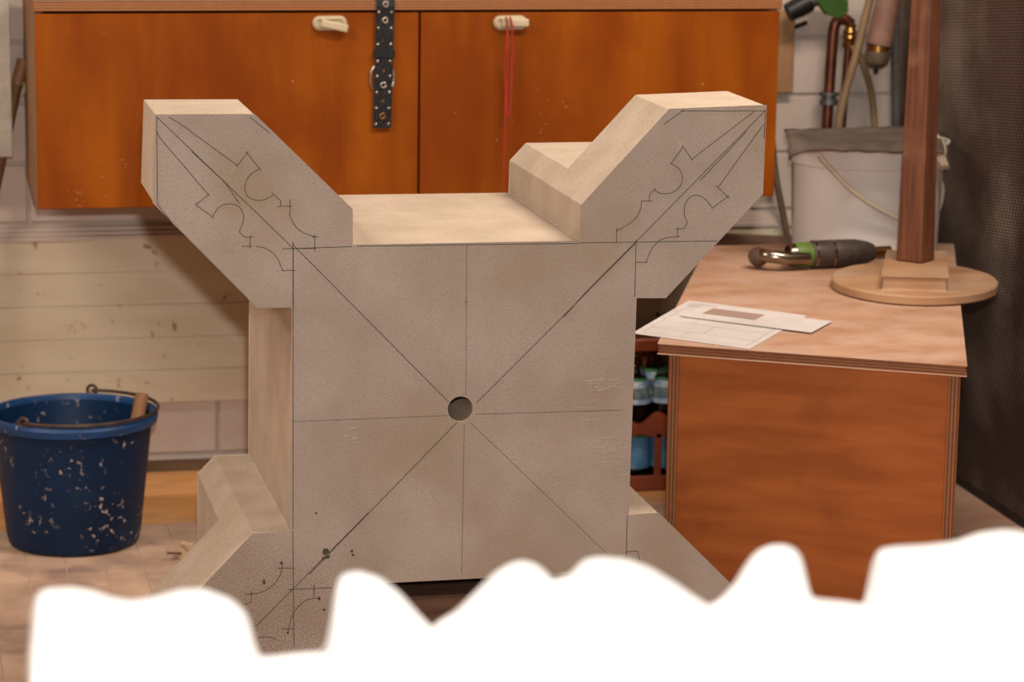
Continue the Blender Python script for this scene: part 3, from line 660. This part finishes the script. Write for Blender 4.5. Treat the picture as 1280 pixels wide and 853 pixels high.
hose('hose', [pz(964, 150, WALL-.03), pz(966, 185, WALL-.03), pz(970, 222, WALL-.035), pz(977, 258, WALL-.04), pz(985, 300, WALL-.045), pz(994, 340, WALL-.05)], .0072, m_hosed, 'brown hose hanging between cabinet and white bucket')
YF = YP-.10
fx = pz(1098, 56, YF); filt = empty('air_filter', pz(1098, 85, YF), 'brown air line filter with rounded bowl hanging beside the screen', 'filter')
make('filter_head', lathe(B(), [(.022, -.002), (.0260, 0), (.0275, .010), (.0260, .05), (.025, .13)], fx+Vector((.001, 0, 0)), (.17, 0, 1), 28), mat('pinkish_brown_casting', (172, 130, 110), (142, 102, 84), 20, rough=.6), filt, smooth='auto')
make('filter_band', lathe(B(), [(.0235, -.014), (.0235, -.001)], fx, (.06, 0, 1), 28), m_gold, filt, smooth='auto')
make('filter_bowl', lathe(B(), [(.005, -.048), (.013, -.046), (.0225, -.038), (.0255, -.026), (.0262, -.014), (.023, -.013)], fx, (.06, 0, 1), 28), mat('smoky_bowl', (128, 108, 86), (96, 80, 64), 20, rough=.4), filt, smooth='auto')
make('drain_nipple', lathe(B(), [(.004, -.058), (.0050, -.056), (.0050, -.046)], fx, (.06, 0, 1), 14), m_blackp, filt, smooth='auto')

# ================================================================== BLUE BUCKET
m_blue = mat('blue_plastic', (6, 44, 82), (3, 34, 64), 5, rough=.5, spots=(190, 172, 164), spec=.3, spot_scale=80, spot_lo=.60, spot_hi=.68, spot_mask=11, dust=(24, 50, 78), dust_scale=14, dust_lo=.55, dust_hi=.8)
m_bluerim = mat('scuffed_blue_rim', (22, 76, 132), (14, 56, 102), 12, rough=.45, spots=(150, 150, 160), spot_scale=50, spot_lo=.64, spot_hi=.72)
BK = Vector((.313, 5.122)); HB = .245
bk_ = empty('blue_bucket', (BK.x, BK.y, .002), 'blue mortar bucket with pale splashes standing on the floor', 'bucket')
make('bucket_body', lathe(B(), [(.112, .0), (.119, .004), (.123, .02), (.146, HB-.012), (.142, HB-.010), (.119, .022), (.113, .010), (0, .010)], (BK.x, BK.y, .002), seg=72), m_blue, bk_, smooth='auto')
make('rim', lathe(B(), [(.143, HB-.020), (.1545, HB-.018), (.157, HB-.006), (.154, HB), (.146, HB+.001), (.1435, HB-.004), (.143, HB-.020)], (BK.x, BK.y, .002), seg=72, close=False), m_bluerim, bk_, smooth='auto')
m_wire = mat('rusty_wire', (112, 90, 78), (84, 66, 56), 40, rough=.5, metal=.6)
a0_, a1_ = math.radians(-128), math.radians(72)
hp = []
for k in range(41):
    t = a0_+(a1_-a0_)*k/40; R_ = .151+.006*math.sin(math.pi*k/40)
    hp.append(Vector((BK.x+R_*math.cos(t), BK.y+R_*math.sin(t), .002+HB+.0065)))
make('wire_handle', tube(B(), hp, .0032, 10), m_wire, bk_, smooth='auto')
for t in (a0_, a1_):
    c = Vector((BK.x+.151*math.cos(t), BK.y+.151*math.sin(t), .002+HB+.007)); hb_ = B()
    tdir = Vector((-math.sin(t), math.cos(t), 0))
    tube(hb_, [c+tdir*(math.cos(w)*.009)+Vector((0, 0, math.sin(w)*.009)) for w in [2*math.pi*k/16 for k in range(16)]], .003, 8, True)
    make('handle_hook', hb_, m_wire, bk_, smooth='auto')
w1 = on_y(178, 492, BK.y+.03); w0 = Vector((w1.x-.055, BK.y-.0, .022))
tag(make('wooden_stick', tube(B(), [w0, w0.lerp(w1, .985), w1], [.0125, .0125, .011], 16), mat('bare_wood_handle', (168, 118, 78), (144, 96, 60), 8, (6, 6, 1), rough=.65), smooth='auto'), 'plain round wooden stick standing in the blue bucket', 'stick')

# ================================================================== BOTTLE CRATE
m_crate = mat('brown_crate_plastic', (142, 68, 38), (120, 54, 28), 10, rough=.4)
m_glass = mat('bottle_glass', (236, 240, 232), None, rough=.03, trans=1.0, ior=1.3)
m_lab = mat('blue_paper_label', (96, 148, 186), (66, 118, 164), 26, rough=.6)
m_labw = mat('pale_neck_label', (196, 200, 200), (120, 150, 180), 60, rough=.6)
m_lgreen = mat('green_label_edge', (50, 110, 60), None, rough=.6)
KX0, KX1, KY0, KY1 = 1.150, 1.555, 5.31, 5.60
crate = empty('bottle_crate', ((KX0+KX1)/2, (KY0+KY1)/2, .002), 'brown plastic bottle crate on the floor beside the bench', 'crate')
make('crate_floor', box(B(), KX0, KX1, KY0, KY1, .002, .020), m_crate, crate, bevel=.002)
make('back_wall', box(B(), KX0, KX1, KY1-.008, KY1, .020, .275), m_crate, crate)
for x in (KX0, KX1-.008): make('side_wall', box(B(), x, x+.008, KY0+.012, KY1-.008, .020, .31), m_crate, crate, bevel=.001)
for k in range(6):
    x = 1.475-.0785*(4-k); x = min(max(x, KX0), KX1-.014)
    make('front_post', box(B(), x-.0 if k else KX0, x+.014, KY0, KY0+.012, .020, .12 if 0 < k < 5 else .31), m_crate, crate, bevel=.002)
fb = B(); pts = []
N_ = 60
for i in range(N_+1):
    x = KX0+(KX1-KX0)*i/N_; pts.append((x, KY0, .150+.012*math.cos(2*math.pi*(x-(1.443+.039))/.0785)))
lowp = []
for i in range(N_+1):
    x = KX1-(KX1-KX0)*i/N_; lowp.append((x, KY0, .118-.008*abs(math.cos(math.pi*(x-1.443)/.0785+math.pi/2))**2))
prism(fb, pts+lowp, (0, .012, 0)); make('front_band', fb, m_crate, crate)
make('front_rail', box(B(), KX0, KX1, KY0-.002, KY0+.012, .286, .312), m_crate, crate, bevel=.003)
make('front_kick', box(B(), KX0, KX1, KY0-.002, KY0+.012, .002, .032), m_crate, crate, bevel=.003)
def bottle(x, y, where):
    o = empty('water_bottle', (x, y, .0205), 'glass bottle with blue label '+where, 'bottle', 'bottles in the crate'); z = .0205
    make('glass', lathe(B(), [(0, .004), (.028, 0), (.0335, .004), (.034, .100), (.0325, .108), (.0325, .116), (.034, .124), (.0338, .145), (.0310, .172), (.0250, .200), (.0170, .226), (.0135, .240), (.0135, .248), (.0148, .250), (.0148, .260), (.0100, .261), (.0105, .240), (.0215, .200), (.0300, .150), (.0305, .008), (0, .008)], (x, y, z), seg=28, close=False), m_glass, o, smooth='auto')
    make('label', lathe(B(), [(.0344, .022), (.0346, .023), (.0346, .086), (.0344, .087)], (x, y, z), seg=28, close=False), m_lab, o, smooth='auto')
    make('label_edge', lathe(B(), [(.0346, .086), (.0348, .091)], (x, y, z), seg=28, close=False), m_lgreen, o, smooth='auto')
    make('neck_label', lathe(B(), [(.0335, .154), (.0258, .199)], (x, y, z), seg=28, close=False), m_labw, o, smooth='auto')
    make('neck_edge', lathe(B(), [(.0259, .199), (.0242, .205)], (x, y, z), seg=28, close=False), m_lgreen, o, smooth='auto')
for bx, wh in ((1.443, 'beside the stone'), (1.5105, 'beside the bench')):
    for by, rw in ((5.362, 'in the front row of the crate '), (5.445, 'behind the front row of the crate ')): bottle(bx, by, rw+wh)

# ================================================================== ITEMS AT THE LEFT EDGE
m_slab = mat('rough_pale_foam', (206, 196, 180), (186, 176, 160), 22, rough=.9, bump=.8, bscale=60)
p0, p1 = on_y(14, -30, WALL-.10), on_y(16, 196, WALL-.10)
sbm = B(); box(sbm, p1.x-.16, p1.x, WALL-.11, WALL-.075, p1.z, p0.z)
sl = empty('pale_slab', (p1.x-.08, WALL-.09, p1.z), 'rough pale slab hanging on the wall left of the cabinet', 'slab')
make('slab', sbm, m_slab, sl, bevel=.003, seg=2)
make('hanger', tube(B(), [Vector((p1.x-.08, WALL-.09, p0.z-.004)), Vector((p1.x-.08, WALL-.004, p0.z+.02))], .004, 8), m_steel, sl)
th_ = empty('broom_handle', on_y(-20, 330, WALL-.05), 'wooden broom handle leaning on the wall behind the pale slab', 'broom')
h0 = on_y(27, 78, WALL-.032); h1 = on_y(-60, 480, WALL-.14)
h1.z = .012 if h1.z < .012 else h1.z
hd = (h1-h0).normalized(); hend = h0+hd*((.012-h0.z)/hd.z)
make('handle', tube(B(), [h0, h0+hd*.05, hend], [.010, .0115, .0125], 14), mat('brown_handle', (150, 104, 66), (124, 82, 50), 8, (6, 6, 1), rough=.6), th_, smooth='auto')
make('cap', tube(B(), [h0+Vector((.004, -.002, .006)), h0+hd*.045], [.013, .0125], 14), mat('tan_cap', (170, 116, 72), None, rough=.5), th_, smooth='auto')
rb = B(); qc = h0+hd*.048+Vector((.006, -.004, -.004)); tube(rb, [qc+Vector((math.cos(t)*.010, 0, math.sin(t)*.016)) for t in [2*math.pi*k/18 for k in range(18)]], .0017, 8, True); make('hanging_loop', rb, m_ivory, th_, smooth='auto')

# small offcut with a nail on the floor
of = on_z(227, 700, 0); ofc = empty('wood_offcut', (of.x, of.y, .001), 'small wooden offcut with a bent nail on the floor by the stone', 'offcut')
ob = B(); prism(ob, [(of.x-.004, of.y, .002), (of.x+.020, of.y+.01, .002), (of.x+.022, of.y+.01, .020), (of.x+.004, of.y, .028), (of.x-.003, of.y, .026)], (.004, .02, 0)); make('wood_piece', ob, mat('fresh_wood', (222, 190, 150), (202, 168, 128), 12, rough=.7), ofc, bevel=.001)
n0 = of+Vector((0, -.001, .012)); n1 = n0+Vector((-.025, -.004, .003))
make('nail', tube(B(), [n0, n1], .0018, 8), m_copper, ofc); make('nail_head', tube(B(), [n1, n1+Vector((-.0015, 0, 0))], .0042, 12), m_copper, ofc)

# ================================================================== FOREGROUND: white carved plaster model on its workbench
ALB = .95
m_plaster = mat('white_plaster', (246, 245, 244), (242, 240, 238), 10, rough=.85, bump=.15, bscale=40)
PYC = 1.92
def P2(pts, w=0): return sorted([(on_y(x, y, PYC+w).x, on_y(x, y, PYC+w).z) for x, y in pts])
base_px = [(-60, 840), (36, 838), (318, 822), (415, 813), (480, 812), (600, 812), (760, 806), (890, 790), (960, 765), (1010, 747), (1050, 751), (1090, 757), (1280, 752), (1500, 750)]
lobes_px = [
    ([(34, 850), (36, 770), (40, 748), (55, 737), (90, 735), (115, 739), (140, 748), (165, 752), (195, 747), (225, 738), (255, 737), (290, 750), (310, 768), (317, 790), (319, 825)], 0.00, .085),
    ([(412, 826), (414, 770), (416, 738), (425, 719), (448, 714), (475, 722), (500, 741), (520, 764), (534, 779), (556, 800), (575, 830)], -.02, .060),
    ([(505, 830), (528, 795), (548, 778), (570, 765), (595, 740), (620, 715), (640, 704), (655, 701), (672, 706), (684, 716), (696, 735), (702, 800)], .02, .075),
    ([(660, 800), (680, 735), (700, 722), (714, 720), (722, 707), (735, 699), (755, 697), (785, 700), (815, 711), (845, 729), (870, 747), (888, 758), (910, 790)], -.01, .085),
    ([(870, 800), (888, 757), (900, 750), (918, 731), (932, 706), (945, 690), (962, 682), (982, 681), (998, 688), (1008, 706), (1009, 735), (1016, 770)], .015, .060),
    ([(1086, 790), (1088, 730), (1090, 700), (1098, 688), (1120, 684), (1160, 682), (1195, 678), (1225, 667), (1255, 663), (1275, 664), (1300, 672), (1340, 690), (1400, 700), (1440, 770)], .0, .09),
    # lower leaves on the face towards the camera and behind
    ([(60, 850), (80, 800), (140, 775), (200, 790), (250, 850)], -.115, .05), ([(340, 870), (380, 838), (460, 815), (540, 850), (570, 870)], -.115, .05),
    ([(600, 850), (650, 785), (720, 770), (800, 800), (840, 850)], -.115, .05), ([(880, 850), (930, 790), (1010, 775), (1090, 800), (1110, 850)], -.115, .05), ([(1130, 850), (1180, 775), (1260, 760), (1340, 790), (1380, 850)], -.115, .05),
    ([(100, 850), (160, 790), (260, 780), (330, 850)], .115, .05), ([(560, 850), (640, 780), (740, 770), (820, 850)], .115, .05), ([(1000, 850), (1080, 790), (1180, 780), (1260, 850)], .115, .05)]
def interp(tab, x, out=None):
    if x <= tab[0][0]: return tab[0][1] if out is None else out
    if x >= tab[-1][0]: return tab[-1][1] if out is None else out
    for (xa, za), (xb, zb_) in zip(tab[:-1], tab[1:]):
        if x <= xb: return za+(zb_-za)*((x-xa)/(xb-xa) if xb > xa else 0)
base_t = P2(base_px); lobes = [(P2(l, w), w, r) for l, w, r in lobes_px]
X0 = on_y(34, 850, PYC).x; X1 = on_y(1450, 850, PYC).x; WD = .165; NXP, NW = 420, 56; ZB = .62
gb = B(); G = []
for i in range(NXP+1):
    row = []
    for j in range(NW+1):
        w = -WD+2*WD*j/NW
        xl = X0+(.012*(w/WD)+.035*(w/WD)**3 if w > 0 else .03*(-w/WD)**4)
        x = xl+(X1-xl)*i/NXP
        bz = interp(base_t, x)
        z = bz-.42*max(0, w)-1.6*w*w-(.05*max(0, -w-.11)/.055)
        for tab, w0_, r_ in lobes:
            dw = w-w0_
            if abs(dw) > .11: continue
            zl = interp(tab, x-(.05+.33*(x-X0)/(X1-X0))*dw, -9)
            if zl < 0: continue
            zz = zl-14*dw*dw*(.07/r_)**2-.12*max(0, dw); hh = max(.014-abs(z-zz), 0)/.014
            z = max(z, zz)+hh*hh*.014/4
        z += .0012*noise.noise(Vector((x*24, w*24, 1.3))) if w < -.03 else 0
        row.append(gb.verts.new((x, PYC+w, z)))
    G.append(row)
for _ in range(3):   # soften the carving a little
    for j in range(NW+1):
        zs = [G[i][j].co.z for i in range(NXP+1)]
        for i in range(1, NXP): G[i][j].co.z = .25*zs[i-1]+.5*zs[i]+.25*zs[i+1]
for i in range(NXP):
    for j in range(NW): gb.faces.new((G[i][j], G[i+1][j], G[i+1][j+1], G[i][j+1]))
loop = [G[i][0] for i in range(NXP+1)]+[G[NXP][j] for j in range(1, NW+1)]+[G[i][NW] for i in range(NXP-1, -1, -1)]+[G[0][j] for j in range(NW-1, 0, -1)]
low = [gb.verts.new((v.co.x, v.co.y, ZB)) for v in loop]
for k in range(len(loop)): gb.faces.new((loop[k], low[k], low[(k+1) % len(loop)], loop[(k+1) % len(loop)]))
gb.faces.new(low[::-1])
tag(make('plaster_model', gb, m_plaster, smooth='auto'), 'white plaster model with rounded carved leaves in the foreground', 'plaster model')
wbn = empty('work_table', ((X0+X1)/2, PYC, 0), 'wooden work table carrying the white plaster model', 'table')
make('table_top', box(B(), X0-.1, X1+.1, PYC-.24, PYC+.26, .575, ZB-.001), m_disc, wbn, bevel=.003)
for x in (X0-.06, X1+.06):
    for y in (PYC-.20, PYC+.22): make('leg', box(B(), x-.03, x+.03, y-.03, y+.03, .0, .575), m_disc, wbn, bevel=.003)
